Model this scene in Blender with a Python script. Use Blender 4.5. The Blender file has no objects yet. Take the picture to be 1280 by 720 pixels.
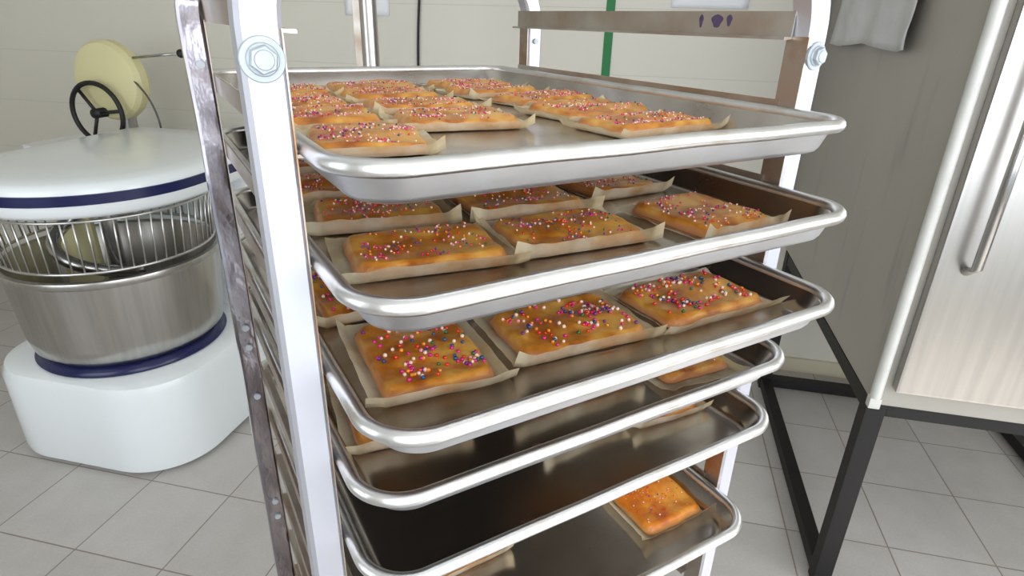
import bpy, bmesh, math, random
from mathutils import Vector, Matrix, noise
S = bpy.context.scene
COL = S.collection
PI = math.pi
# ------------------------------------------------------------------ camera, world, light, exposure
CAMX, CAMY, CAMZ = -0.3117, -0.3170, 1.590
cam_data = bpy.data.cameras.new('camera'); cam = bpy.data.objects.new('camera', cam_data); COL.objects.link(cam)
R3 = Vector((0.86346073, -0.5038137, 0.02464383)); U3 = Vector((0.18366223, 0.35952055, 0.91488423)); W3 = Vector((0.46979117, 0.78544047, -0.40296342))
m = Matrix(((R3.x, U3.x, -W3.x, CAMX), (R3.y, U3.y, -W3.y, CAMY), (R3.z, U3.z, -W3.z, CAMZ), (0, 0, 0, 1)))
cam.matrix_world = m
cam_data.sensor_width = 36; cam_data.lens = 757.41 / 1280 * 36; cam_data.clip_start = 0.02
S.camera = cam
TH = math.radians(47.0)                       # the room stands at 47 degrees to the rack
RZ = TH - PI / 2
def P(t, n, z=0.0): return Vector((t * math.sin(TH) + n * math.cos(TH), -t * math.cos(TH) + n * math.sin(TH), z))
ROOM = dict(t0=-4.2, t1=2.7, n0=-1.35, n1=2.47, h=2.9)
world = bpy.data.worlds.new('daylight'); S.world = world; world.use_nodes = True
wb = world.node_tree.nodes['Background']; wb.inputs[0].default_value = (0.80, 0.90, 1.0, 1); wb.inputs[1].default_value = 1.3
def area(name, loc, direction, sx, sy, power, col):
    l = bpy.data.lights.new(name, 'AREA'); l.shape = 'RECTANGLE'; l.size = sx; l.size_y = sy; l.energy = power; l.color = col
    o = bpy.data.objects.new(name, l); COL.objects.link(o); o.location = loc
    o.rotation_euler = Vector(direction).to_track_quat('-Z', 'Y').to_euler()
    return o
# daylight that enters by the glazed right wall and the glazed part of the near wall
area('window_daylight_right', P(ROOM['t1'] - .06, -0.3, 1.75), P(-1, 0), 1.9, 1.6, 42, (0.93, 0.96, 1.0))
area('window_daylight_near', P(1.1, ROOM['n0'] + .06, 1.75), P(0, 1), 2.7, 1.6, 52, (0.93, 0.96, 1.0))
area('window_daylight_left', P(-2.2, ROOM['n0'] + .06, 1.75), P(0, 1), 1.7, 1.6, 22, (0.93, 0.96, 1.0))
sun = bpy.data.lights.new('sun', 'SUN'); sun.energy = 9; sun.angle = math.radians(.6); sun.color = (1.0, .97, .93)
so = bpy.data.objects.new('sun', sun); COL.objects.link(so); so.location = P(6, -1, 5)
so.rotation_euler = P(-math.cos(math.radians(50)) * .985, math.cos(math.radians(50)) * .17, -math.sin(math.radians(50))).to_track_quat('-Z', 'Y').to_euler()
vs = S.view_settings; S.display_settings.display_device = 'sRGB'
vs.view_transform = 'Standard'; vs.look = 'None'; vs.gamma = 1; vs.use_curve_mapping = False; vs.exposure = -0.12

# ------------------------------------------------------------------ materials
def srgb(r, g, b):
    f = lambda c: ((c / 255) / 12.92) if c / 255 <= .04045 else (((c / 255) + .055) / 1.055) ** 2.4
    return (f(r), f(g), f(b), 1)
def mat(name, col=(.5, .5, .5, 1), rough=.5, metal=0.0, var=0.0, scale=6.0, col2=None, bump=0.0, bscale=60.0, stretch=None, rvar=0.0, coat=0.0, alpha=1.0, vrange=(.35, .65)):
    M = bpy.data.materials.new(name); M.use_nodes = True; nt = M.node_tree; b = nt.nodes['Principled BSDF']
    b.inputs['Base Color'].default_value = col; b.inputs['Roughness'].default_value = rough; b.inputs['Metallic'].default_value = metal
    b.inputs['Coat Weight'].default_value = coat; b.inputs['Coat Roughness'].default_value = .15
    tc = nt.nodes.new('ShaderNodeTexCoord'); mp = nt.nodes.new('ShaderNodeMapping'); nt.links.new(tc.outputs['Object'], mp.inputs[0])
    if stretch: mp.inputs['Scale'].default_value = stretch
    n = nt.nodes.new('ShaderNodeTexNoise'); n.inputs['Scale'].default_value = scale; n.inputs['Detail'].default_value = 6; nt.links.new(mp.outputs[0], n.inputs['Vector'])
    rp = nt.nodes.new('ShaderNodeMapRange'); rp.inputs['From Min'].default_value = vrange[0]; rp.inputs['From Max'].default_value = vrange[1]; nt.links.new(n.outputs[0], rp.inputs[0])
    if col2 is None and var: col2 = tuple(c * (1 - var) for c in col[:3]) + (1,)
    if col2 is not None:
        mx = nt.nodes.new('ShaderNodeMix'); mx.data_type = 'RGBA'; mx.inputs[6].default_value = col; mx.inputs[7].default_value = col2
        nt.links.new(rp.outputs[0], mx.inputs[0]); nt.links.new(mx.outputs[2], b.inputs['Base Color'])
    if rvar:
        r2 = nt.nodes.new('ShaderNodeMapRange'); r2.inputs['To Min'].default_value = max(.02, rough - rvar); r2.inputs['To Max'].default_value = rough + rvar
        nt.links.new(n.outputs[0], r2.inputs[0]); nt.links.new(r2.outputs[0], b.inputs['Roughness'])
    if bump:
        n2 = nt.nodes.new('ShaderNodeTexNoise'); n2.inputs['Scale'].default_value = bscale; n2.inputs['Detail'].default_value = 4; nt.links.new(mp.outputs[0], n2.inputs['Vector'])
        bp = nt.nodes.new('ShaderNodeBump'); bp.inputs['Strength'].default_value = bump; bp.inputs['Distance'].default_value = .002
        nt.links.new(n2.outputs[0], bp.inputs['Height']); nt.links.new(bp.outputs[0], b.inputs['Normal'])
    return M
M_ALU_PAN = mat('pan_aluminium', (.64, .61, .58, 1), .25, 1.0, col2=(.41, .36, .32, 1), scale=9, bump=.05, bscale=25, rvar=.08)
M_ALU_OUT = mat('pan_outside_aluminium', (.74, .76, .79, 1), .42, 1.0, col2=(.64, .64, .65, 1), scale=12, bump=.06, bscale=60)  # cool daylight tint put into the colour of the outer pan walls
M_ALU_RIM = mat('rim_aluminium', (.76, .76, .76, 1), .34, 1.0, col2=(.62, .58, .52, 1), scale=30, bump=.12, bscale=160, vrange=(.5, .75))
M_UPRIGHT = mat('upright_aluminium', (.58, .59, .65, 1), .50, .85, var=.05, scale=4)
M_CHROME = mat('dented_steel_dark_reflection', (.40, .39, .43, 1), .15, 1.0, col2=(.22, .20, .22, 1), scale=16, bump=1.0, bscale=24, stretch=(1, 1, .6))  # dented steel, with its dark blotchy reflection put into the colours
M_SLIDE = mat('slide_aluminium', (.56, .53, .49, 1), .42, 1.0, col2=(.40, .31, .24, 1), scale=12, bump=.08, bscale=90, rvar=.08)
M_CHEEK = mat('stained_steel_dark_reflection', (.46, .41, .36, 1), .40, 1.0, col2=(.36, .20, .10, 1), scale=14, bump=.1, bscale=80, vrange=(.48, .66))  # orange-brown stains; the dark brown reflection of the inner sides is in the colour
M_BOLT = mat('zinc_bolt', (.42, .46, .49, 1), .5, .4, var=.15, scale=60)
M_STEEL = mat('brushed_steel', (.56, .54, .51, 1), .30, 1.0, var=.15, scale=5, stretch=(9, 9, .4), rvar=.05)
M_DSTEEL = mat('hook_steel', (.45, .44, .43, 1), .22, 1.0)
M_WIRE = mat('guard_wire', (.62, .61, .59, 1), .3, 1.0)
M_MIXER = mat('mixer_enamel', srgb(240, 245, 247), .25, 0, var=.03, scale=2, coat=.4)
M_BLUE = mat('blue_band', srgb(24, 30, 78), .25, 0)
M_BLACKST = mat('black_painted_steel', srgb(14, 11, 13), .6, 0, var=.3, scale=5)
M_BLACK = mat('black_rubber', srgb(18, 18, 18), .5, 0)
M_PALE = mat('pale_yellow_plastic', srgb(222, 214, 165), .45, 0, var=.05)
M_GREYM = mat('strip_grey', srgb(158, 154, 147), .5, 0, var=.10, scale=2.2)
M_WHITE = mat('white_trim', srgb(205, 205, 200), .4, 0, var=.1, scale=20)
M_PAPER = mat('white_paper', srgb(238, 240, 244), .7)
M_CLOTH = mat('white_cloth', srgb(205, 205, 206), .85, 0, var=.1, scale=14, bump=.4, bscale=30)
M_INK = mat('purple_ink', srgb(92, 76, 112), .5, .3, var=.3, scale=300)
M_GREEN = mat('green_tape', srgb(20, 120, 62), .5)
M_CEIL = mat('ceiling_paint', srgb(225, 224, 218), .8, var=.03, scale=1)
M_GLASS = bpy.data.materials.new('window_glass'); M_GLASS.use_nodes = True
_n = M_GLASS.node_tree; _n.nodes.remove(_n.nodes['Principled BSDF']); _t = _n.nodes.new('ShaderNodeBsdfTransparent'); _g = _n.nodes.new('ShaderNodeBsdfGlossy'); _g.inputs['Roughness'].default_value = .02
_m = _n.nodes.new('ShaderNodeMixShader'); _m.inputs[0].default_value = .06; _n.links.new(_t.outputs[0], _m.inputs[1]); _n.links.new(_g.outputs[0], _m.inputs[2]); _n.links.new(_m.outputs[0], _n.nodes['Material Output'].inputs[0])
# steel post: brushed
M_POST = mat('post_steel', (.60, .58, .56, 1), .28, 1.0, var=.2, scale=6, stretch=(8, 8, .3))

def floor_mat():
    M = bpy.data.materials.new('floor_tiles'); M.use_nodes = True; nt = M.node_tree; b = nt.nodes['Principled BSDF']; L = nt.links.new
    tc = nt.nodes.new('ShaderNodeTexCoord'); sp = nt.nodes.new('ShaderNodeSeparateXYZ'); L(tc.outputs['Object'], sp.inputs[0])
    def mth(op, a, c=None):
        q = nt.nodes.new('ShaderNodeMath'); q.operation = op
        for i, v in enumerate((a, c)):
            if v is None: continue
            if isinstance(v, (int, float)): q.inputs[i].default_value = v
            else: L(v, q.inputs[i])
        return q.outputs[0]
    ds, cells = [], []
    for ax, off, sz in (('X', -1.340, .324), ('Y', .335, .329)):
        q = mth('DIVIDE', mth('SUBTRACT', sp.outputs[ax], off), sz)
        cells.append(mth('FLOOR', q)); fr = mth('FRACT', q)
        ds.append(mth('MINIMUM', fr, mth('SUBTRACT', 1.0, fr)))
    d = mth('MINIMUM', ds[0], ds[1]); g = mth('LESS_THAN', d, .0075)
    cx = nt.nodes.new('ShaderNodeCombineXYZ'); L(cells[0], cx.inputs[0]); L(cells[1], cx.inputs[1])
    wn = nt.nodes.new('ShaderNodeTexWhiteNoise'); L(cx.outputs[0], wn.inputs[0])
    n = nt.nodes.new('ShaderNodeTexNoise'); n.inputs['Scale'].default_value = 9; n.inputs['Detail'].default_value = 8; L(tc.outputs['Object'], n.inputs['Vector'])
    n2 = nt.nodes.new('ShaderNodeTexNoise'); n2.inputs['Scale'].default_value = 130; n2.inputs['Detail'].default_value = 3; L(tc.outputs['Object'], n2.inputs['Vector'])
    f = mth('ADD', mth('MULTIPLY', n.outputs[0], .55), mth('ADD', mth('MULTIPLY', n2.outputs[0], .5), mth('MULTIPLY', wn.outputs[0], .22)))
    rp = nt.nodes.new('ShaderNodeMapRange'); rp.inputs[1].default_value = .3; rp.inputs[2].default_value = .95; L(f, rp.inputs[0])
    m1 = nt.nodes.new('ShaderNodeMix'); m1.data_type = 'RGBA'; m1.inputs[6].default_value = srgb(176, 171, 166); m1.inputs[7].default_value = srgb(198, 194, 190); L(rp.outputs[0], m1.inputs[0])
    m2 = nt.nodes.new('ShaderNodeMix'); m2.data_type = 'RGBA'; m2.inputs[7].default_value = srgb(142, 132, 122); L(m1.outputs[2], m2.inputs[6]); L(g, m2.inputs[0])
    L(m2.outputs[2], b.inputs['Base Color']); b.inputs['Roughness'].default_value = .42
    bp = nt.nodes.new('ShaderNodeBump'); bp.inputs['Strength'].default_value = .6; bp.inputs['Distance'].default_value = .002; bp.invert = True
    L(g, bp.inputs['Height']); L(bp.outputs[0], b.inputs['Normal'])
    return M
def wall_mat(name, base, seams=True):
    M = bpy.data.materials.new(name); M.use_nodes = True; nt = M.node_tree; b = nt.nodes['Principled BSDF']; L = nt.links.new
    b.inputs['Roughness'].default_value = .45
    tc = nt.nodes.new('ShaderNodeTexCoord'); n = nt.nodes.new('ShaderNodeTexNoise'); n.inputs['Scale'].default_value = 1.6; n.inputs['Detail'].default_value = 6
    L(tc.outputs['Object'], n.inputs['Vector'])
    m1 = nt.nodes.new('ShaderNodeMix'); m1.data_type = 'RGBA'; m1.inputs[6].default_value = base; m1.inputs[7].default_value = tuple(c * .9 for c in base[:3]) + (1,); L(n.outputs[0], m1.inputs[0])
    out = m1.outputs[2]
    if seams:
        sp = nt.nodes.new('ShaderNodeSeparateXYZ'); L(tc.outputs['Object'], sp.inputs[0])
        def mth(op, a, c=None):
            q = nt.nodes.new('ShaderNodeMath'); q.operation = op
            for i, v in enumerate((a, c)):
                if v is None: continue
                if isinstance(v, (int, float)): q.inputs[i].default_value = v
                else: L(v, q.inputs[i])
            return q.outputs[0]
        fr = mth('FRACT', mth('DIVIDE', mth('SUBTRACT', sp.outputs['Z'], .015), .2725))
        g = mth('LESS_THAN', fr, .013)
        m2 = nt.nodes.new('ShaderNodeMix'); m2.data_type = 'RGBA'; m2.inputs[7].default_value = tuple(c * .62 for c in base[:3]) + (1,); L(out, m2.inputs[6]); L(mth('MULTIPLY', g, .4), m2.inputs[0]); out = m2.outputs[2]
        bp = nt.nodes.new('ShaderNodeBump'); bp.inputs['Distance'].default_value = .003; bp.inputs['Strength'].default_value = .35; bp.invert = True; L(g, bp.inputs['Height']); L(bp.outputs[0], b.inputs['Normal'])
    L(out, b.inputs['Base Color'])
    return M
M_FLOOR = floor_mat()
M_WALL = wall_mat('cream_wall_panel', srgb(224, 220, 208))
M_WALL2 = wall_mat('plain_wall', srgb(214, 210, 198), False)

def crust_mat(name, c1, c2, c3, side):
    M = bpy.data.materials.new(name); M.use_nodes = True; nt = M.node_tree; b = nt.nodes['Principled BSDF']; L = nt.links.new
    tc = nt.nodes.new('ShaderNodeTexCoord')
    n = nt.nodes.new('ShaderNodeTexNoise'); n.inputs['Scale'].default_value = 38; n.inputs['Detail'].default_value = 5; L(tc.outputs['Object'], n.inputs['Vector'])
    cr = nt.nodes.new('ShaderNodeValToRGB'); e = cr.color_ramp.elements; e[0].position = .34; e[0].color = c1; e[1].position = .66; e[1].color = c3; k = e.new(.5); k.color = c2
    L(n.outputs[0], cr.inputs[0])
    sp = nt.nodes.new('ShaderNodeSeparateXYZ'); L(tc.outputs['Object'], sp.inputs[0])
    n3 = nt.nodes.new('ShaderNodeTexNoise'); n3.inputs['Scale'].default_value = 60; L(tc.outputs['Object'], n3.inputs['Vector'])
    ad = nt.nodes.new('ShaderNodeMath'); ad.operation = 'MULTIPLY_ADD'; ad.inputs[1].default_value = .006; L(n3.outputs[0], ad.inputs[0]); L(sp.outputs['Z'], ad.inputs[2])
    mr = nt.nodes.new('ShaderNodeMapRange'); mr.inputs[1].default_value = .0085; mr.inputs[2].default_value = .0125; L(ad.outputs[0], mr.inputs[0])
    mx = nt.nodes.new('ShaderNodeMix'); mx.data_type = 'RGBA'; mx.inputs[6].default_value = side; L(cr.outputs[0], mx.inputs[7]); L(mr.outputs[0], mx.inputs[0])
    L(mx.outputs[2], b.inputs['Base Color'])
    b.inputs['Roughness'].default_value = .34; b.inputs['Subsurface Weight'].default_value = .12; b.inputs['Subsurface Radius'].default_value = (.004, .002, .001); b.inputs['Subsurface Scale'].default_value = 1.0
    n2 = nt.nodes.new('ShaderNodeTexNoise'); n2.inputs['Scale'].default_value = 170; n2.inputs['Detail'].default_value = 5; L(tc.outputs['Object'], n2.inputs['Vector'])
    bp = nt.nodes.new('ShaderNodeBump'); bp.inputs['Strength'].default_value = .45; bp.inputs['Distance'].default_value = .0015; L(n2.outputs[0], bp.inputs['Height']); L(bp.outputs[0], b.inputs['Normal'])
    return M
M_CRUST = crust_mat('golden_crust', srgb(156, 84, 22), srgb(200, 130, 44), srgb(220, 168, 82), srgb(204, 142, 94))
M_CRUST_O = crust_mat('orange_crust', srgb(196, 98, 20), srgb(224, 130, 30), srgb(236, 164, 60), srgb(214, 150, 84))
def parchment():
    M = bpy.data.materials.new('parchment'); M.use_nodes = True; nt = M.node_tree; L = nt.links.new
    nt.nodes.remove(nt.nodes['Principled BSDF']); out = nt.nodes['Material Output']
    tc = nt.nodes.new('ShaderNodeTexCoord'); n = nt.nodes.new('ShaderNodeTexNoise'); n.inputs['Scale'].default_value = 26; n.inputs['Detail'].default_value = 4; L(tc.outputs['Object'], n.inputs['Vector'])
    cr = nt.nodes.new('ShaderNodeValToRGB'); e = cr.color_ramp.elements; e[0].position = .4; e[0].color = srgb(240, 231, 204); e[1].position = .7; e[1].color = srgb(222, 198, 150); L(n.outputs[0], cr.inputs[0])
    d = nt.nodes.new('ShaderNodeBsdfPrincipled'); d.inputs['Roughness'].default_value = .38; L(cr.outputs[0], d.inputs['Base Color'])
    t = nt.nodes.new('ShaderNodeBsdfTranslucent'); L(cr.outputs[0], t.inputs[0])
    x = nt.nodes.new('ShaderNodeBsdfTransparent'); x.inputs[0].default_value = (.97, .9, .78, 1)
    m1 = nt.nodes.new('ShaderNodeMixShader'); m1.inputs[0].default_value = .3; L(d.outputs[0], m1.inputs[1]); L(t.outputs[0], m1.inputs[2])
    mr = nt.nodes.new('ShaderNodeMapRange'); mr.inputs[1].default_value = .38; mr.inputs[2].default_value = .62; mr.inputs[3].default_value = .5; mr.inputs[4].default_value = .95; L(n.outputs[0], mr.inputs[0])
    at = nt.nodes.new('ShaderNodeAttribute'); at.attribute_name = 'oil'; ml = nt.nodes.new('ShaderNodeMath'); ml.operation = 'MULTIPLY'; L(mr.outputs[0], ml.inputs[0]); L(at.outputs['Fac'], ml.inputs[1])
    m2 = nt.nodes.new('ShaderNodeMixShader'); L(ml.outputs[0], m2.inputs[0]); L(m1.outputs[0], m2.inputs[1]); L(x.outputs[0], m2.inputs[2]); L(m2.outputs[0], out.inputs[0])
    return M
M_PARCH = parchment()
SPR_COL = [('magenta', (214, 24, 120)), ('red', (222, 44, 26)), ('orange', (238, 140, 30)), ('pearl', (246, 214, 196)), ('violet', (104, 28, 130)), ('blue', (24, 74, 128)), ('green', (16, 104, 62)), ('rose', (240, 150, 170))]
M_SPR = [mat('sprinkle_' + n_, srgb(*c_), .25, coat=.5) for n_, c_ in SPR_COL]

# ------------------------------------------------------------------ helpers
def link_mesh(name, verts, faces, mats=None, parent=None, smooth=False, fm=None):
    me = bpy.data.meshes.new(name); me.from_pydata([tuple(v) for v in verts], [], faces); me.update()
    for q in (mats if isinstance(mats, (list, tuple)) else [mats]): me.materials.append(q)
    if fm: me.polygons.foreach_set('material_index', fm)
    if smooth: me.polygons.foreach_set('use_smooth', [True] * len(me.polygons))
    o = bpy.data.objects.new(name, me); COL.objects.link(o)
    if parent: o.parent = parent
    return o
class MB:
    def __init__(s): s.v = []; s.f = []
    def add(s, v, f):
        k = len(s.v); s.v += [Vector(q) for q in v]; s.f += [tuple(i + k for i in q) for q in f]; return s
    def box(s, x0, x1, y0, y1, z0, z1, bev=0.0):
        bm = bmesh.new(); bmesh.ops.create_cube(bm, size=1)
        for v in bm.verts: v.co = Vector(((x0 + x1) / 2 + v.co.x * (x1 - x0), (y0 + y1) / 2 + v.co.y * (y1 - y0), (z0 + z1) / 2 + v.co.z * (z1 - z0)))
        if bev: bmesh.ops.bevel(bm, geom=bm.edges[:], offset=bev, segments=2, affect='EDGES', profile=.7)
        return s.bm(bm)
    def bm(s, bm):
        bm.verts.ensure_lookup_table(); bm.verts.index_update()
        s.add([v.co.copy() for v in bm.verts], [[v.index for v in f.verts] for f in bm.faces]); bm.free(); return s
    def tube(s, pts, r, n=10, closed=False, caps=True):
        pts = [Vector(p) for p in pts]; N = len(pts); rs = r if isinstance(r, (list, tuple)) else [r] * N
        V = []; prev = None
        for i, p in enumerate(pts):
            a = pts[(i - 1) % N] if (closed or i > 0) else p; b = pts[(i + 1) % N] if (closed or i < N - 1) else p
            d = (b - a).normalized()
            if prev is None:
                up = Vector((0, 0, 1)) if abs(d.z) < .9 else Vector((1, 0, 0)); x = d.cross(up).normalized()
            else: x = (prev - d * prev.dot(d)).normalized()
            prev = x; y = d.cross(x)
            for k in range(n):
                A = 2 * PI * k / n; V.append(p + (x * math.cos(A) + y * math.sin(A)) * rs[i])
        F = []
        for i in range(N if closed else N - 1):
            j = (i + 1) % N
            for k in range(n): F.append((i * n + k, i * n + (k + 1) % n, j * n + (k + 1) % n, j * n + k))
        if not closed and caps: F.append(tuple(range(n))[::-1]); F.append(tuple((N - 1) * n + k for k in range(n)))
        return s.add(V, F)
    def lathe(s, prof, n=48, c=(0, 0, 0)):
        V = []; F = []
        for r, z in prof:
            for k in range(n): A = 2 * PI * k / n; V.append((c[0] + r * math.cos(A), c[1] + r * math.sin(A), c[2] + z))
        for i in range(len(prof) - 1):
            for k in range(n): F.append((i * n + k, i * n + (k + 1) % n, (i + 1) * n + (k + 1) % n, (i + 1) * n + k))
        return s.add(V, F)
    def loops(s, rings, cap0=True, cap1=True):
        n = len(rings[0]); V = [p for r in rings for p in r]; F = []
        for i in range(len(rings) - 1):
            for k in range(n): F.append((i * n + k, i * n + (k + 1) % n, (i + 1) * n + (k + 1) % n, (i + 1) * n + k))
        if cap0: F.append(tuple(range(n))[::-1])
        if cap1: F.append(tuple((len(rings) - 1) * n + k for k in range(n)))
        return s.add(V, F)
    def build(s, name, m, parent=None, smooth=False, angle=None):
        o = link_mesh(name, s.v, s.f, m, parent, smooth or angle is not None)
        if angle is not None:
            bm = bmesh.new(); bm.from_mesh(o.data); bmesh.ops.recalc_face_normals(bm, faces=bm.faces)
            for e in bm.edges:
                if len(e.link_faces) == 2 and e.calc_face_angle(0) > angle: e.smooth = False
            bm.to_mesh(o.data); bm.free()
        return o
def thing(name, label, cat, loc=(0, 0, 0), rz=0.0, group=None):
    o = bpy.data.objects.new(name, None); o.empty_display_size = .05; COL.objects.link(o); o.location = loc; o.rotation_euler = (0, 0, rz)
    return tag(o, label, cat, group)
def tag(o, label, cat, group=None):
    o['label'] = label; o['category'] = cat
    if group: o['group'] = group
    return o
def rrect(w, d, rad, z, cx=0, cy=0, na=8, ns=6):
    """rounded rectangle w x d centred on cx, cy, counter-clockwise"""
    pts = []
    for k, (sx, sy) in enumerate(((1, -1), (1, 1), (-1, 1), (-1, -1))):
        c = Vector((cx + sx * (w / 2 - rad), cy + sy * (d / 2 - rad), z)); a0 = -PI / 2 + k * PI / 2
        for i in range(na + 1):
            a = a0 + i / na * PI / 2; pts.append(Vector((c.x + rad * math.cos(a), c.y + rad * math.sin(a), z)))
    out = []
    for i, p in enumerate(pts):
        out.append(p); q = pts[(i + 1) % len(pts)]
        if (i + 1) % (na + 1) == 0:
            for k in range(1, ns): out.append(p.lerp(q, k / ns))
    return out

# ------------------------------------------------------------------ the room
def struct(name, mb, m, **kw):
    o = mb.build(name, m, **kw); o['kind'] = 'structure'; o.rotation_euler = (0, 0, RZ); return o
r_ = ROOM; T = .12
struct('floor', MB().box(r_['t0'] - T, r_['t1'] + T, r_['n0'] - T, r_['n1'] + T, -.12, 0), M_FLOOR)
struct('ceiling', MB().box(r_['t0'] - T, r_['t1'] + T, r_['n0'] - T, r_['n1'] + T, r_['h'], r_['h'] + .1), M_CEIL)
struct('wall_far', MB().box(r_['t0'] - T, r_['t1'] + T, r_['n1'], r_['n1'] + T, 0, r_['h']), M_WALL)
struct('wall_left', MB().box(r_['t0'] - T, r_['t0'], r_['n0'], r_['n1'], 0, r_['h']), M_WALL2)
WR = (-1.28, .68); WN = (-.3, 2.5); Z0, Z1 = .35, 2.6
w = MB().box(r_['t1'], r_['t1'] + T, r_['n0'], WR[0], 0, r_['h']).box(r_['t1'], r_['t1'] + T, WR[1], r_['n1'], 0, r_['h'])
w.box(r_['t1'], r_['t1'] + T, WR[0], WR[1], Z1, r_['h']).box(r_['t1'], r_['t1'] + T, WR[0], WR[1], 0, Z0); struct('wall_right', w, M_WALL2)
WL = (-3.1, -1.3)
w = MB().box(r_['t0'], WL[0], r_['n0'] - T, r_['n0'], 0, r_['h']).box(WL[1], WN[0], r_['n0'] - T, r_['n0'], 0, r_['h']).box(WL[0], WL[1], r_['n0'] - T, r_['n0'], 0, Z0).box(WL[0], WL[1], r_['n0'] - T, r_['n0'], Z1, r_['h']).box(WN[1], r_['t1'] + T, r_['n0'] - T, r_['n0'], 0, r_['h'])
w.box(WN[0], WN[1], r_['n0'] - T, r_['n0'], Z1, r_['h']).box(WN[0], WN[1], r_['n0'] - T, r_['n0'], 0, Z0); struct('wall_near', w, M_WALL2)
def window(name, horiz, a0, a1, pos):
    fr = MB(); g = MB()
    def bx(mb, u0, u1, z0, z1, d0, d1):
        if horiz: mb.box(u0, u1, pos + d0, pos + d1, z0, z1)
        else: mb.box(pos + d0, pos + d1, u0, u1, z0, z1)
    for u in (a0, (a0 + a1) / 2 - .025, a1 - .05): bx(fr, u, u + .05, Z0, Z1, .02, .09)
    bx(fr, a0, a1, Z0, Z0 + .05, .02, .09); bx(fr, a0, a1, Z1 - .05, Z1, .02, .09)
    o = fr.build(name, M_WHITE); o['kind'] = 'structure'; o.rotation_euler = (0, 0, RZ)
    bx(g, a0 + .03, a1 - .03, Z0 + .03, Z1 - .03, .05, .056); g.build('pane', M_GLASS, o)
window('window_1', False, WR[0], WR[1], r_['t1']); window('window_2', True, WN[0], WN[1], r_['n0'] - .11)
window('window_3', True, WL[0], WL[1], r_['n0'] - .11)
struct('baseboard_far', MB().box(r_['t0'], r_['t1'], r_['n1'] - .018, r_['n1'], 0, .075, .003), mat('skirting_cream', srgb(205, 196, 172), .5))
struct('wall_strip_1', MB().box(.515, .66, r_['n1'] - .03, r_['n1'] - .0005, 0.9, r_['h'], .002), M_GREYM)  # flat grey strip up the far wall beside the cabinet

def on_wall(t, z, d=.0): return P(t, r_['n1'] - d, z)
def paper(label, t, z, w, h):
    NX = 10; V = []; F = []
    for j in range(NX + 1):
        for i in range(NX + 1):
            u, v = i / NX - .5, j / NX; V.append((u * w, -.0025 - .004 * (1 - v) ** 2 * (1 + .4 * math.sin(u * 7)), v * h))
    for j in range(NX):
        for i in range(NX): k = j * (NX + 1) + i; F.append((k, k + 1, k + NX + 2, k + NX + 1))
    o = link_mesh('paper_sheet', V, F, M_PAPER, smooth=True); o.location = on_wall(t, z); o.rotation_euler = (0, 0, RZ)
    md = o.modifiers.new('thick', 'SOLIDIFY'); md.thickness = .0006
    tag(o, label, 'paper')
paper('white paper sheet taped to the wall behind the top right slide, wider than tall', .176, 1.659, .31, .22)
paper('pale paper sheet on the far wall partly behind the steel pipe post', -1.37, 1.597, .22, .30)
o = MB().box(-.019, .019, -.004, 0, 0.02, r_['h'] - .02, .001).build('wall_stripe', M_GREEN); o.location = on_wall(-.233, 0); o.rotation_euler = (0, 0, RZ)
tag(o, 'narrow green stripe running straight up the cream wall', 'stripe')
pts = []
for i in range(40):
    z = 2.85 - i * .05; pts.append((.028 * math.sin(z * 3.1) + (.055 * (z - 1.5)), -.012, z))
o = MB().tube(pts, .0062, 8).build('hanging_cable', M_BLACK, smooth=True); o.location = on_wall(-1.09, 0); o.rotation_euler = (0, 0, RZ)
tag(o, 'thin black cable hanging down the cream wall right of the steel post', 'cable')

# steel post between the rack and the wall
po = thing('steel_post', 'upright brushed steel post with a flat strip beside its round pipe, left of the cable', 'post', P(-.92, 1.5), RZ)
MB().tube([(.004, 0, 0.006), (.004, 0, r_['h'] - .01)], .027, 24).build('pipe', M_POST, po, angle=.6)
MB().box(-.050, -.0235, .0, .004, .0, r_['h'] - .01, .001).build('flat_strip', M_SLIDE, po)
pl = MB().lathe([(.0, .0), (.07, .0), (.07, .006), (.0, .006)], 32).build('foot_plate', M_POST, po)
for z in (.35, 2.3):
    MB().box(-.052, .026, -.012, .012, z, z + .012, .002).build('clamp', M_POST, po)

# ------------------------------------------------------------------ grey cabinet machine on its black stand (right)
st = thing('steel_stand', 'black square-tube steel stand carrying the large grey cabinet', 'stand', P(.64, 1.1), RZ)
SX, SY, ST = 1.02, 1.20, .05
for sx in (0, SX - ST):
    for sy in (0, SY - ST): MB().box(sx, sx + ST, sy, sy + ST, .0, .69, .003).build('leg', M_BLACKST, st)
for z0, nm in ((.64, 'top_rail'), (.012, 'bottom_rail')):
    for sx in (0, SX - ST): MB().box(sx + .003, sx + ST - .003, ST, SY - ST, z0, z0 + .046, .003).build(nm, M_BLACKST, st)
    for sy in ((0, SY - ST) if z0 > .1 else (SY - ST,)): MB().box(ST, SX - ST, sy + .003, sy + ST - .003, z0, z0 + .046, .003).build(nm, M_BLACKST, st)
ca = thing('grey_cabinet', 'large grey stained machine cabinet standing on the black stand at the right', 'cabinet', P(.64, 1.06, .692), RZ)
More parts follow.
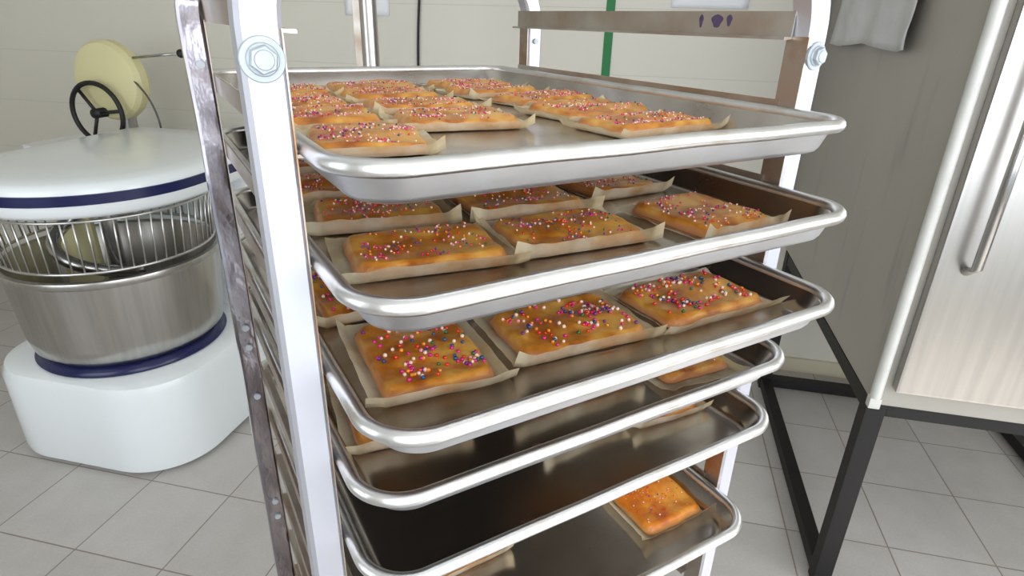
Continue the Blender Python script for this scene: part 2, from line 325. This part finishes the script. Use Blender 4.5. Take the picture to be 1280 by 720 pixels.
def stained():
    M = mat('stained_grey_side', srgb(165, 161, 152), .42, 0, var=.12, scale=1.8); nt = M.node_tree; L = nt.links.new; b = nt.nodes['Principled BSDF']
    src = b.inputs['Base Color'].links[0].from_socket
    tc = nt.nodes.new('ShaderNodeTexCoord'); mp = nt.nodes.new('ShaderNodeMapping'); mp.inputs['Scale'].default_value = (1, 7, 1.3); L(tc.outputs['Object'], mp.inputs[0])
    n = nt.nodes.new('ShaderNodeTexNoise'); n.inputs['Scale'].default_value = 1.7; n.inputs['Detail'].default_value = 3; L(mp.outputs[0], n.inputs[0])
    mr = nt.nodes.new('ShaderNodeMapRange'); mr.inputs[1].default_value = .6; mr.inputs[2].default_value = .76; mr.inputs[4].default_value = .4; L(n.outputs[0], mr.inputs[0])
    mx = nt.nodes.new('ShaderNodeMix'); mx.data_type = 'RGBA'; mx.inputs[7].default_value = srgb(112, 108, 100); L(src, mx.inputs[6]); L(mr.outputs[0], mx.inputs[0]); L(mx.outputs[2], b.inputs['Base Color'])
    return M
CH = 1.30
MB().box(.0, 1.02, .012, 1.36, .0, CH, .006).build('body', stained(), ca)
MB().tube([(-.004, .0, .03), (-.004, .0, CH)], .014, 12).box(-.018, .010, -.012, .012, -.0, .03, .003).build('corner_tube', M_WHITE, ca, angle=.6)
dr = MB().box(.03, .99, -.02, .011, .06, CH - .05, .006).build('door', M_STEEL, ca)
MB().tube([(.09, -.02, .4), (.09, -.06, .42), (.09, -.06, .88), (.09, -.02, .9)], .011, 10).build('handle', M_DSTEEL, dr, smooth=True)
# white rag hanging on the cabinet side
V = []; F = []; NU, NV = 26, 22
for j in range(NV + 1):
    for i in range(NU + 1):
        u, v = i / NU, j / NV
        edge = .03 * noise.noise(Vector((u * 5, 3.1, 0))) + .018 * math.sin(u * 9)
        z = 2.05 - v * (2.05 - 1.545 + edge * .3); y = 1.82 + (u - .5) * .78 + .012 * math.sin(v * 6) * u
        x = -.014 - .011 * (1 + math.sin(u * 17 + v * 2.2)) * (.35 + v * .65) - .006 * noise.noise(Vector((u * 7, v * 7, 1)))
        V.append((x, y - 1.06, z - .692))
for j in range(NV):
    for i in range(NU): k = j * (NU + 1) + i; F.append((k, k + 1, k + NU + 2, k + NU + 1))
o = link_mesh('cloth', V, F, M_CLOTH, smooth=True); o.location = P(.64, 1.06, .692); o.rotation_euler = (0, 0, RZ)
md = o.modifiers.new('thick', 'SOLIDIFY'); md.thickness = .003
tag(o, 'white cloth with a ragged lower edge hanging on the grey cabinet side', 'cloth')

# ------------------------------------------------------------------ spiral mixer (left)
MT, MN = -1.95, 1.35
mx = thing('spiral_mixer', 'white floor spiral mixer with steel bowl, wire guard and dark blue band', 'mixer', P(MT, MN), RZ)
rings = []
for z, ins in ((.014, .012), (.022, .003), (.05, 0), (.34, 0), (.375, .012), (.385, .04)):
    rings.append(rrect(.82 - 2 * ins, 1.02 - 2 * ins, .24 - ins * .5, z, 0, .145, 12, 5))
MB().loops(rings).build('base', M_MIXER, mx, angle=.7)
rings = [rrect(.76, .28, .10, z, 0, .50, 10, 4) for z in (.384, 1.03)]
MB().loops(rings).build('column', M_MIXER, mx, angle=.7)
def stadium(r, back, z, n=28, cy=0):
    pts = [Vector((r * math.cos(a), cy + r * math.sin(a), z)) for a in [PI + PI * i / n for i in range(n + 1)]]
    pts += [Vector((r, cy + (back - .08) * (i / 6), z)) for i in range(1, 7)] + [Vector((r - .02, back - .01, z)), Vector((r - .08, back, z))]
    pts += [Vector((-r + .08, back, z)), Vector((-r + .02, back - .01, z))] + [Vector((-r, cy + (back - .08) * (i / 6), z)) for i in range(6, 0, -1)]
    return pts
hd = [stadium(r, b, z) for r, b, z in ((.35, .60, .985), (.385, .63, .99), (.40, .645, 1.005), (.405, .65, 1.04), (.405, .65, 1.075), (.398, .645, 1.09), (.38, .63, 1.10), (.33, .59, 1.108), (.20, .45, 1.113))]
MB().loops(hd).build('head', M_MIXER, mx, angle=.7)
bd = [stadium(r, b, z) for r, b, z in ((.400, .646, 1.034), (.409, .654, 1.036), (.4095, .655, 1.068), (.400, .646, 1.070))]
MB().loops(bd, False, False).build('blue_band', M_BLUE, mx, angle=.7)
bowl = MB().lathe([(.0, .40), (.24, .402), (.30, .415), (.33, .445), (.342, .50), (.356, .735), (.366, .742), (.3705, .752), (.366, .764), (.352, .766), (.344, .755), (.335, .51), (.32, .45), (.28, .42), (.0, .415)], 72).build('bowl', M_STEEL, mx, angle=.9)
MB().lathe([(.20, .384), (.33, .386), (.335, .394), (.30, .414), (.20, .405)], 64).build('bowl_ring', M_BLUE, mx, smooth=True)
gd = MB()
ring = lambda r, z, n=64: [(r * math.cos(2 * PI * k / n), r * math.sin(2 * PI * k / n), z) for k in range(n)]
gd.tube(ring(.362, .972), .0045, 8, closed=True); gd.tube(ring(.348, .792), .0055, 8, closed=True)
for k in range(62):
    a = 2 * PI * k / 62
    gd.tube([(.362 * math.cos(a), .362 * math.sin(a), .972), (.348 * math.cos(a - .02), .348 * math.sin(a - .02), .792)], .0034, 6)
gd.build('wire_guard', M_WIRE, mx, smooth=True)
hk = MB(); pts = []
for i in range(46):
    u = i / 45; a = u * 3.1 * PI + .6; r = .02 + .13 * math.sin(min(1, u * 1.25) * PI * .5); pts.append((-.10 + r * math.cos(a), -.02 + r * math.sin(a), .98 - u * .52))
hk.tube(pts, [.026 - .006 * i / 45 for i in range(46)], 14); hk.build('spiral_hook', M_DSTEEL, mx, smooth=True)
MB().tube([(.0, .0, .99), (.0, .0, .47)], [.03, .024], 18).build('breaker_bar', M_DSTEEL, mx, angle=.7)
# dough hook paddle plate
MB().box(-.3, -.12, .03, .05, .55, .93, .006).build('scraper', M_PALE, mx)
for sx in (-.3, .3):
    for sy in (-.2, .50): MB().lathe([(.0, .0), (.035, .0), (.035, .014), (.014, .018), (.014, .05), (.0, .05)], 20, (sx, sy, 0)).build('foot', M_BLACK, mx, angle=.6)

# machine with the pale round head behind the mixer
dv = thing('dough_moulder', 'machine with a pale yellow round head, ball lever and black handwheel behind the mixer', 'machine', P(-2.74, 2.12), RZ)
MB().loops([rrect(w_, d_, .05, z, 0, 0, 6, 2) for w_, d_, z in ((.56, .44, .0), (.56, .44, .06), (.44, .34, .10), (.44, .34, .92), (.50, .40, .95), (.50, .40, .98))]).build('cabinet', M_MIXER, dv, angle=.6)
MB().tube([(.17, .06, .978), (.20, .06, 1.40)], .035, 20).build('support_column', M_STEEL, dv, angle=.6)
hdm = MB().lathe([(.0, -.05), (.14, -.05), (.165, -.042), (.178, -.02), (.178, .02), (.165, .042), (.14, .05), (.0, .05)], 56); hd_ = hdm.build('round_head', M_PALE, dv, angle=.5)
hd_.rotation_euler = (PI / 2, 0, 0); hd_.location = (.25, -.06, 1.29)
lv = MB().tube([(.40, -.07, 1.395), (.66, -.09, 1.422)], [.006, .006], 10); lever = lv.build('lever', M_DSTEEL, dv, smooth=True)
bm = bmesh.new(); bmesh.ops.create_icosphere(bm, subdivisions=3, radius=.019); MB().bm(bm).build('ball_knob', M_BLACK, lever, smooth=True).location = (.675, -.091, 1.423)
hw = MB(); c0 = (.215, -.15, 1.15); RR = .135
hw.tube([(c0[0] + RR * math.cos(2 * PI * k / 40), c0[1], c0[2] + RR * math.sin(2 * PI * k / 40)) for k in range(40)], .011, 10, closed=True)
for k in range(3): a = 2 * PI * k / 3 + .12; hw.tube([c0, (c0[0] + RR * math.cos(a), c0[1], c0[2] + RR * math.sin(a))], .008, 8)
hw.tube([(c0[0], c0[1] - .02, c0[2]), (c0[0], c0[1] + .22, c0[2])], .022, 12); hw.build('handwheel', M_BLACK, dv, smooth=True)
MB().tube([(.24 + .26 * math.cos(a), -.1, 1.09 + .27 * math.sin(a)) for a in [i / 24 * 1.75 for i in range(25)]] , .0045, 8).build('cable_hose', mat('hose_grey', srgb(88, 84, 78), .5), dv, smooth=True)

# ------------------------------------------------------------------ bakery rack
H0 = 1.5142                                    # height of the topmost pan's rim
SLOTS = [.0, -.0757, -.1604, -.2392, -.3190, -.3940, -.4690]
XH = .2355; YF = .070; YR = .570; YRL = .495; UW = .027; UD = .025
rack = thing('bakery_rack', 'tall open aluminium bakery rack with pan slides between four uprights', 'rack', (0, 0, 0))
def upright(sx, y0, y1, m, wob=0.0, ytop=0.0):
    # straight tube from the floor frame up, then the bend into the top hoop
    path = [Vector((sx * (XH + UW / 2), 0, .10))]
    zs = [.10 + i * (1.485 / 44) for i in range(1, 45)]
    for z in zs: path.append(Vector((sx * (XH + UW / 2), 0, z)))
    Rb = .085; z0 = zs[-1]
    for i in range(1, 13):
        a = i / 12 * PI / 2; path.append(Vector((sx * (XH + UW / 2 - Rb * (1 - math.cos(a))), 0, z0 + Rb * math.sin(a))))
    path.append(Vector((0, 0, z0 + Rb)))
    mb = MB(); rg = []
    for i, p in enumerate(path):
        a = path[max(i - 1, 0)]; b = path[min(i + 1, len(path) - 1)]; d = (b - a).normalized(); nx = Vector((d.z, 0, -d.x)) * sx
        wx = wy = 0
        if wob: wx = wob * noise.noise(Vector((p.z * 7, 1.5, 0))) ; wy = wob * .8 * noise.noise(Vector((p.z * 9, 7.5, 0)))
        tt = max(0, min(1, (i - 45) / 12)); tt = tt * tt * (3 - 2 * tt) * ytop
        def c(u, y): return p + nx * (u * sx) + Vector((wx, y + wy + tt, 0))
        h = UW / 2; e = .003; g = -h + .0018
        ring_ = [c(g, y0 + e), c(g + e, y0), c(h - e, y0), c(h, y0 + e), c(h, y1 - e), c(h - e, y1), c(g + e, y1), c(g, y1 - e)]
        rg.append(ring_)
    mb.loops(rg); return mb
for sx in (-1, 1):
    MBu = upright(sx, YF, YF + UD, M_UPRIGHT); u = MBu.build('upright', M_UPRIGHT, rack, angle=.6)
    # bolt with washer on the front face
    bl = MB(); zc = H0 + .0525; xc = sx * (XH + UW / 2)
    def disc(r0, y0, y1, n, rot=0, b=.0): return [[Vector((xc + rr * math.cos(2 * PI * k / n + rot), yy, zc + rr * math.sin(2 * PI * k / n + rot))) for k in range(n)] for rr, yy in ((r0, y0), (r0, y1 + b), (r0 - b, y1))]
    bl.loops(disc(.0128, YF + .001, YF - .002, 36, 0, .0006)); bl.loops(disc(.0082, YF - .0015, YF - .0075, 6, .35, .0008)); bl.loops(disc(.0092, YF - .0018, YF - .0034, 32, 0, .0006)); bl.loops(disc(.0055, YF - .007, YF - .0085, 24, 0, .0004))
    bl.build('bolt', M_BOLT, u, angle=.4)
MBu = upright(1, YR, YR + UD, M_UPRIGHT); u = MBu.build('upright', M_UPRIGHT, rack, angle=.6)
bl = MB(); bl.tube([(XH + .014, YR - .004, H0 + .047), (XH + .014, YR + .001, H0 + .047)], .0042, 12).build('bolt', M_BOLT, u, angle=.6)
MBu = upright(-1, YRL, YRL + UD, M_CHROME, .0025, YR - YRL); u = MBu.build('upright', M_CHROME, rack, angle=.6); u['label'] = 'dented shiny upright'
for dz in (.022, -.315, -.345, -.425, -.62, -.65, -.8): MB().tube([(-XH - .012, YRL - .004, H0 + dz), (-XH - .012, YRL + .002, H0 + dz)], .0045, 12).build('rivet', M_BOLT, u, angle=.6)
allslots = [.077] + SLOTS + [-.469 - .0785 * k for k in range(1, 12)]
for dz in allslots:
    for sx in (-1, 1):
        mb = MB(); z = H0 + dz; x0 = XH; xi = XH - .0116
        # section in x,z: web, ledge and a rolled lip on the ledge edge
        sec = [(x0 - .0002, .011), (x0 - .0017, .011), (x0 - .0017, -.0066), (xi + .0010, -.0066), (xi, -.0072), (xi, -.0092), (xi + .003, -.0092), (x0 - .0002, -.0084)]
        if dz == .077: sec = [(a, b + (.003 if b > 0 else -.002)) for a, b in sec]
        ye = (YR if sx > 0 else YRL) + UD
        if dz == .077: y0, y1 = YF + UD - .006, ye + .004
        else: y0, y1 = YF + UD - .004, ye
        rg = [[Vector((sx * a, y, z + b)) for a, b in sec] for y in (y0 + (.0), y0 + .25, y1)]
        mb.loops(rg); sl_ = mb.build('pan_slide', M_SLIDE, rack, angle=.5)
        if dz == .077 and sx > 0:
            for yy, ww, z0, z1 in ((.206, .0028, 1.5886, 1.6020), (.1835, .0075, 1.5890, 1.6020), (.167, .0035, 1.5905, 1.6020)):
                k2 = MB(); k2.loops([[Vector((XH - .0017 - dd, yy + ww * math.cos(a) * (1 + .25 * math.sin(3 * a)), (z0 + z1) / 2 + (z1 - z0) / 2 * math.sin(a))) for a in [2 * PI * q / 18 for q in range(18)]] for dd in (0, .00012)]).build('ink_stain', M_INK, sl_)
for sx in (-1, 1):
    for y in (YF, YR if sx > 0 else YRL):
        xa, xb = sorted((sx * (XH + .0001), sx * (XH + .0011)))
        MB().box(xa, xb, y + .0008, y + UD, .14, 1.583).build('cheek_plate', M_CHEEK, rack)
# bottom frame with castors
fr = MB()
for sx in (-1, 1): fr.box(sx * (XH + UW) if sx < 0 else XH, sx * XH if sx < 0 else XH + UW, YF, YR + UD, .10, .135, .003)
fr.box(-XH - UW, -XH, YRL, YRL + UD, .1, .14).box(-XH, XH, YF, YF + UD, .10, .135, .003).box(-XH, XH, YR, YR + UD, .10, .135, .003); fr.build('base_frame', M_UPRIGHT, rack)
for sx in (-1, 1):
    for y in (YF + .03, YR): 
        x = sx * (XH + .01); c_ = MB().box(x - .018, x + .018, y - .02, y + .02, .095, .1, .001).box(x - .018, x - .015, y - .02, y + .02, .04, .096).box(x + .015, x + .018, y - .02, y + .02, .04, .096).build('castor_fork', M_BOLT, rack)
        MB().tube([(x - .012, y, .04), (x + .012, y, .04)], .04, 24).build('castor_wheel', M_BLACK, c_, angle=.6)

# ------------------------------------------------------------------ sheet pans
PW, PD, PR = .457, .660, .040
def make_pan():
    mb = MB(); rg = []
    for ins, z in ((.024, -.0240), (.0190, -.0236), (.0155, -.0222), (.0130, -.0195), (.006, -.002), (.003, .0005), (.002, -.0005), (.0045, -.0035), (.0108, -.0205), (.0130, -.0235), (.0165, -.0252), (.025, -.0256)):
        rg.append(rrect(PW - 2 * ins, PD - 2 * ins, max(PR - ins * .75, .012), z, 0, PD / 2, 12, 8))
    mb.loops(rg); o = mb.build('pan_body', [M_ALU_PAN, M_ALU_OUT], None, angle=.8)
    nn = len(rg[0])
    for fi, p in enumerate(o.data.polygons):
        c_ = p.center
        if p.area < .05 and 6 * nn <= fi < 11 * nn: p.material_index = 1
    out = rrect(PW, PD, PR, 0, 0, PD / 2, 16, 24)
    for k, p in enumerate(out):
        p.z += .0007 * noise.noise(Vector((p.x * 14, p.y * 14, 0)))
    r2 = MB().tube(out, .0058, 12, closed=True).build('rolled_rim', M_ALU_RIM, None, smooth=True)
    return o, r2
PB, PRIM = make_pan()
PANS = [(0, .0, 'topmost aluminium sheet pan, crowded with flat pastries up to its back edge'),
        (1, -.0202, 'second sheet pan from the top, pulled forward, three rows of pastries showing'),
        (2, -.0306, 'third sheet pan from the top, pulled out farthest, its pastries thick with big sprinkles'),
        (3, .0054, 'fourth sheet pan from the top, pushed back beneath the pulled-out pan'),
        (4, .0062, 'fifth sheet pan from the top, its dark metal bottom nearly bare'),
        (6, .0100, 'lowest visible sheet pan, below the empty slide, with two orange pastries')]
first = True; PANLOC = {}
for k, (sl, y, lab) in enumerate(PANS):
    root = thing('sheet_pan', lab, 'baking tray', (0, y, H0 + SLOTS[sl]), 0, 'sheet pans in the rack')
    for src in (PB, PRIM):
        c = src if first else src.copy()
        if not first: COL.objects.link(c)
        c.parent = root
    first = False; PANLOC[k + 1] = (y, H0 + SLOTS[sl])

# ------------------------------------------------------------------ pastries
icos = bmesh.new(); bmesh.ops.create_icosphere(icos, subdivisions=1, radius=1.0); icos.verts.ensure_lookup_table(); icos.verts.index_update()
IV = [v.co.copy() for v in icos.verts]; IF = [[v.index for v in f.verts] for f in icos.faces]; icos.free()
def pastry(idx, tray, cx, cy, w, h, ang, label, n_spr, r_spr, orange=False, flaps=None, weights=None, margin=.0055, low=False):
    rnd = random.Random(idx * 17 + 3); sd = idx * 3.7
    y, z = PANLOC[tray]
    cy -= .8 if tray == 1 else .5; h += .2; w += .3
    kk = (CAMZ - z + .0238) / (CAMZ - z + .0180); cx = (cx / 100 - CAMX) * kk * 100 + CAMX * 100; cy = min(((cy / 100 + y - CAMY) * kk + CAMY - y) * 100, 58.6); w *= 1 + (kk - 1) * .6; h *= 1 + (kk - 1) * .4
    root = thing('sprinkle_pastry', label, 'pastry', (cx / 100, cy / 100, z - .0238), math.radians(ang), 'sprinkle pastries on the sheet pans')
    a = w / 200 - margin; b = h / 200 - margin; HT = .0112
    N = 26; g = []
    for i in range(N + 1):
        s = -1 + 2 * i / N; g.append(math.copysign(abs(s) ** .72, s))
    V = []; top = {}
    def hgt(s, t):
        q = (abs(s) ** 7 + abs(t) ** 7) ** (1 / 7)
        e = 0 if q < .895 else min(1, (q - .895) / .105)
        zz = HT * (.30 + .70 * (1 - e ** 2.2))
        x_, y_ = s * a, t * b
        nz = noise.noise(Vector((x_ * 16 + sd, y_ * 45, sd))) * .0019 + noise.noise(Vector((x_ * 90, y_ * 90, sd))) * .0009 + noise.noise(Vector((x_ * 260, y_ * 260, sd))) * .0004
        zz += nz * (1 - e * .6); zz += .0012 * math.cos(t * 5.2 + sd) * (1 - e)
        wig = 1 + .025 * noise.noise(Vector((s * 2.2, t * 2.2, sd + 9)))
        # rounded plan corners
        k = max(0, abs(s) - .8) * max(0, abs(t) - .8) * 1.5
        return Vector((x_ * wig * (1 - k), y_ * wig * (1 - k), zz))
    for t in g:
        for s in g: V.append(hgt(s, t))
    F = []
    for j in range(N):
        for i in range(N): k = j * (N + 1) + i; F.append((k, k + 1, k + N + 2, k + N + 1))
    bd = [i for i in range(N + 1)] + [(j + 1) * (N + 1) + N for j in range(N)] + [N * (N + 1) + N - 1 - i for i in range(N)] + [(N - 1 - j) * (N + 1) for j in range(N - 1)]
    k0 = len(V)
    for i in bd: V.append(Vector((V[i].x * .97, V[i].y * .97, .0012)))
    nb = len(bd)
    for i in range(nb): F.append((bd[i], k0 + i, k0 + (i + 1) % nb, bd[(i + 1) % nb]))
    F.append(tuple(k0 + i for i in range(nb))[::-1])
    F = [tuple(reversed(f)) if fi >= N * N and len(f) == 4 else f for fi, f in enumerate(F)]
    link_mesh('crust', V, F, M_CRUST_O if orange else M_CRUST, root, True)
    # sprinkles in loose clusters
    SV = []; SF = []; SM = []
    cl = [(rnd.uniform(-.8, .8), rnd.uniform(-.75, .75)) for _ in range(11)]
    wts = weights or [16, 15, 13, 22, 8, 6, 5, 9]
    for q in range(n_spr):
        if rnd.random() < .55: c = rnd.choice(cl); s = c[0] + rnd.gauss(0, .12); t = c[1] + rnd.gauss(0, .12)
        else: s = rnd.uniform(-.86, .86); t = rnd.uniform(-.84, .84)
        if abs(s) > .9 or abs(t) > .9: continue
        p = hgt(s, t); r = r_spr * rnd.uniform(.85, 1.12); p.z += r * .62; mi = rnd.choices(range(8), wts)[0]
        o_ = len(SV); SV += [p + v * r for v in IV]; SF += [tuple(i + o_ for i in f) for f in IF]; SM += [mi] * len(IF)
    sp = link_mesh('sprinkles', SV, SF, M_SPR, root, True, SM); sp['kind'] = 'stuff'
    # parchment under the pastry, its margins folded up
    fl = flaps or {}
    fF, fB, fL, fR = (math.radians(fl.get(k, d)) for k, d in (('F', rnd.uniform(45, 66) if low else rnd.uniform(68, 80)), ('B', rnd.uniform(8, 30)), ('L', rnd.uniform(18, 48)), ('R', rnd.uniform(6, 26))))
    lifts = [rnd.choice([0, .002, .004, .0065]) for _ in range(4)]
    def axis(M_, half, inner, A0, A1):
        out = []
        for i in range(M_ + 1):
            out.append(-1 + 2 * i / M_)
        return out
    NX, NY = 32, 28; fa = a + .0008; fb = b + .0008
    def side(c, inner, ang_n, ang_p, full):
        # c in -1..1 -> (position, lift)
        Lf = full - inner; tot = inner + Lf
        d = abs(c) * tot - inner; A = ang_p if c > 0 else ang_n
        if d <= 0: return c * tot, 0.0
        # smooth crease
        k = min(1, d / .003); A = A * (k * .5 + .5)
        return math.copysign(inner + d * math.cos(A), c), d * math.sin(A)
    LX = lambda A: min(.0098 if (low and A > .7) else .0142, (margin + .0055) / max(.30, math.cos(A)))
    V = []
    for j in range(NY + 1):
        cv = -1 + 2 * j / NY; Av = fB if cv > 0 else fF; yy, zy = side(cv, fb, fF, fB, fb + LX(Av))
        for i in range(NX + 1):
            cu = -1 + 2 * i / NX; Au = fR if cu > 0 else fL; xx, zx = side(cu, fa, fL, fR, fa + LX(Au))
            if zy > 0 and zx > 0:     # corner: the steeper fold wins, the other lies along it as a tab
                if Av > Au: xx = math.copysign(abs(cu) * (fa + LX(Au)), cu); zz = zy + zx * .25
                else: yy = math.copysign(abs(cv) * (fb + LX(Av)), cv); zz = zx + zy * .25
            else: zz = max(zx, zy)
            e = max(abs(cu), abs(cv)); wz = (e ** 6) * .0016 * (noise.noise(Vector((xx * 70, yy * 70, sd))) + .3) if e > .6 else 0
            xx += .0012 * noise.noise(Vector((yy * 40, sd, 2))) * abs(cu) ** 3; yy += .0012 * noise.noise(Vector((xx * 40, sd, 5))) * abs(cv) ** 3
            cw = max(0, abs(cu) - .76) * max(0, abs(cv) - .74) / .0624; lf = lifts[(cu > 0) * 2 + (cv > 0)] * cw
            V.append(Vector((xx - math.copysign(lf * .45, cu), yy, .0006 + max(0, zz + wz) + lf)))
    F = []
    for j in range(NY):
        for i in range(NX): k = j * (NX + 1) + i; F.append((k, k + 1, k + NX + 2, k + NX + 1))
    po_ = link_mesh('parchment_paper', V, F, M_PARCH, root, True)
    at = po_.data.attributes.new('oil', 'FLOAT', 'POINT')
    at.data.foreach_set('value', [max(0, min(1, (fa * 1.0 - abs(v.x)) / .006 + .5)) * max(0, min(1, (fb * 1.0 - abs(v.y)) / .006 + 1.9)) * .60 + .03 for v in V])
WT1 = [16, 8, 8, 34, 6, 5, 4, 22]; WT3 = [20, 20, 15, 24, 8, 8, 6, 3]; WT6 = [14, 20, 22, 24, 10, 2, 1, 6]
S1 = dict(n_spr=170, r_spr=.00105, weights=WT1, low=True); S2 = dict(n_spr=135, r_spr=.00115); S3 = dict(n_spr=140, r_spr=.0019, weights=WT3); S4 = dict(n_spr=60, r_spr=.0012); S6 = dict(n_spr=170, r_spr=.00105, weights=WT6, orange=True)
PAST = [
 (1, -16.4, 17.2, 9.8, 11.5, -12, 'pastry in the front left corner of the topmost pan, its paper folded over the front', S1),
 (1, -16.6, 29.0, 10.4, 11.2, -6, 'pastry directly behind the front left corner one on the topmost pan', S1),
 (1, -16.2, 40.8, 10.2, 11.0, -2, 'pastry third from the front in the left column of the topmost pan', S1),
 (1, -15.4, 51.6, 10.2, 11.0, 2, 'pastry at the back of the left column of the topmost pan, partly behind the upright', S1),
 (1, -5.2, 24.2, 12.2, 9.6, -9, 'front pastry of the middle column on the topmost pan, bare metal before it', S1),
 (1, -4.6, 34.6, 12.4, 9.4, -2, 'second pastry of the middle column on the topmost pan, hidden but for its top', S1),
 (1, -4.6, 44.4, 12.0, 9.6, 0, 'third pastry of the middle column on the topmost pan, its left paper corner creased', S1),
 (1, -3.4, 58.2, 12.4, 11.0, 4, 'hindmost pastry of the middle column on the topmost pan', S1),
 (1, 11.0, 14.9, 13.8, 8.8, 4, 'front right pastry on the topmost pan, its pointed paper corner aimed right', S1),
 (1, 11.8, 25.2, 13.8, 9.8, 8, 'second pastry from the front in the right column of the topmost pan', S1),
 (1, 12.8, 36.0, 13.4, 9.0, 12, 'third pastry in the right column of the topmost pan, its right paper curled up', S1),
 (1, 10.4, 45.4, 12.2, 9.0, 8, 'fourth pastry in the right column of the topmost pan, near its back', S1),
 (1, 11.4, 58.6, 12.2, 9.8, 8, 'hindmost pastry in the right back corner of the topmost pan', S1),
 (2, -14.3, 10.6, 12.6, 9.6, -8, 'front left pastry on the second pan with wide empty paper at its left', S2),
 (2, -14.2, 21.6, 12.2, 9.8, -10, 'pastry behind the front left one on the second pan, fully clear of the rim above', S2),
 (2, -15.2, 32.6, 12.0, 10.4, -4, 'third pastry back in the left column of the second pan', S2),
 (2, -15.8, 44.0, 11.6, 10.6, -2, 'fourth pastry back in the left column of the second pan, glimpsed beside the upright', S2),
 (2, -1.5, 9.4, 12.6, 9.4, -5, 'front middle pastry on the second pan, its right paper coming to a point', S2),
 (2, -.5, 19.6, 12.4, 10.2, -4, 'middle column pastry on the second pan, directly behind the front middle one', S2),
 (2, -1.6, 31.4, 12.0, 10.6, -6, 'pastry showing only as a sliver under the front rim of the topmost pan', S2),
 (2, 12.0, 22.6, 9.8, 12.6, 1, 'lengthwise pastry in the right column of the second pan with a pale folded paper front', S2),
 (2, 12.7, 7.6, 10.4, 11.6, 3, 'front right pastry on the second pan, tucked against the front rim', S2),
 (3, -15.3, 9.6, 9.8, 12.8, -5, 'front left pastry on the third pan, turned lengthwise with scattered bold sprinkles', S3),
 (3, -16.2, 23.6, 9.6, 12.6, -2, 'pastry behind the front left one on the third pan, under the pan above', S3),
 (3, -1.9, 8.0, 13.4, 9.8, -5, 'middle pastry on the third pan, its left paper corner raised', S3),
 (3, 12.7, 7.3, 13.8, 9.8, 0, 'right pastry on the third pan with a wide pale paper margin', S3),
 (4, -16.0, 14.8, 9.6, 12.8, -8, 'left pastry on the fourth pan with its white front paper folded up', S4),
 (4, -16.6, 28.4, 9.2, 12.0, -3, 'back left pastry on the fourth pan, only a glimpse beside the upright', S4),
 (4, .5, 11.6, 13.6, 9.6, -2, 'middle pastry on the fourth pan, only its front paper edge showing', S4),
 (4, 13.6, 9.8, 9.6, 11.0, -3, 'right pastry on the fourth pan, paper sloping flat before it', S4),
 (5, 14.8, 13.8, 9.4, 11.4, -5, 'right pastry on the fifth pan, a low pink-brown edge on pale paper', S4),
 (5, 4.4, 15.4, 10.0, 10.6, -4, 'middle pastry on the fifth pan, a thin strip of paper under the rim above', S4),
 (6, 16.1, 12.4, 9.9, 12.6, -1, 'orange glazed pastry at the right of the lowest pan', S6),
 (6, -9.6, 18.6, 10.2, 12.0, 2, 'orange glazed pastry at the left of the lowest pan, cut by the rim above', S6),
]
FL = {13: dict(F=58, B=4, L=6, R=18), 22: dict(F=72, B=20, L=42, R=12), 24: dict(F=66, B=12, L=24, R=8), 25: dict(F=60, B=14, L=34, R=5), 17: dict(F=70, B=12, L=40, R=8), 32: dict(F=50, B=10, L=35, R=8),
      10: dict(F=40, B=10, L=20, R=55), 29: dict(F=12, B=5, L=10, R=5)}
for i, (tr, cx_, cy_, w_, h_, an, lab, kw) in enumerate(PAST):
    pastry(i, tr, cx_, cy_, w_, h_, an, lab, flaps=FL.get(i), **kw)
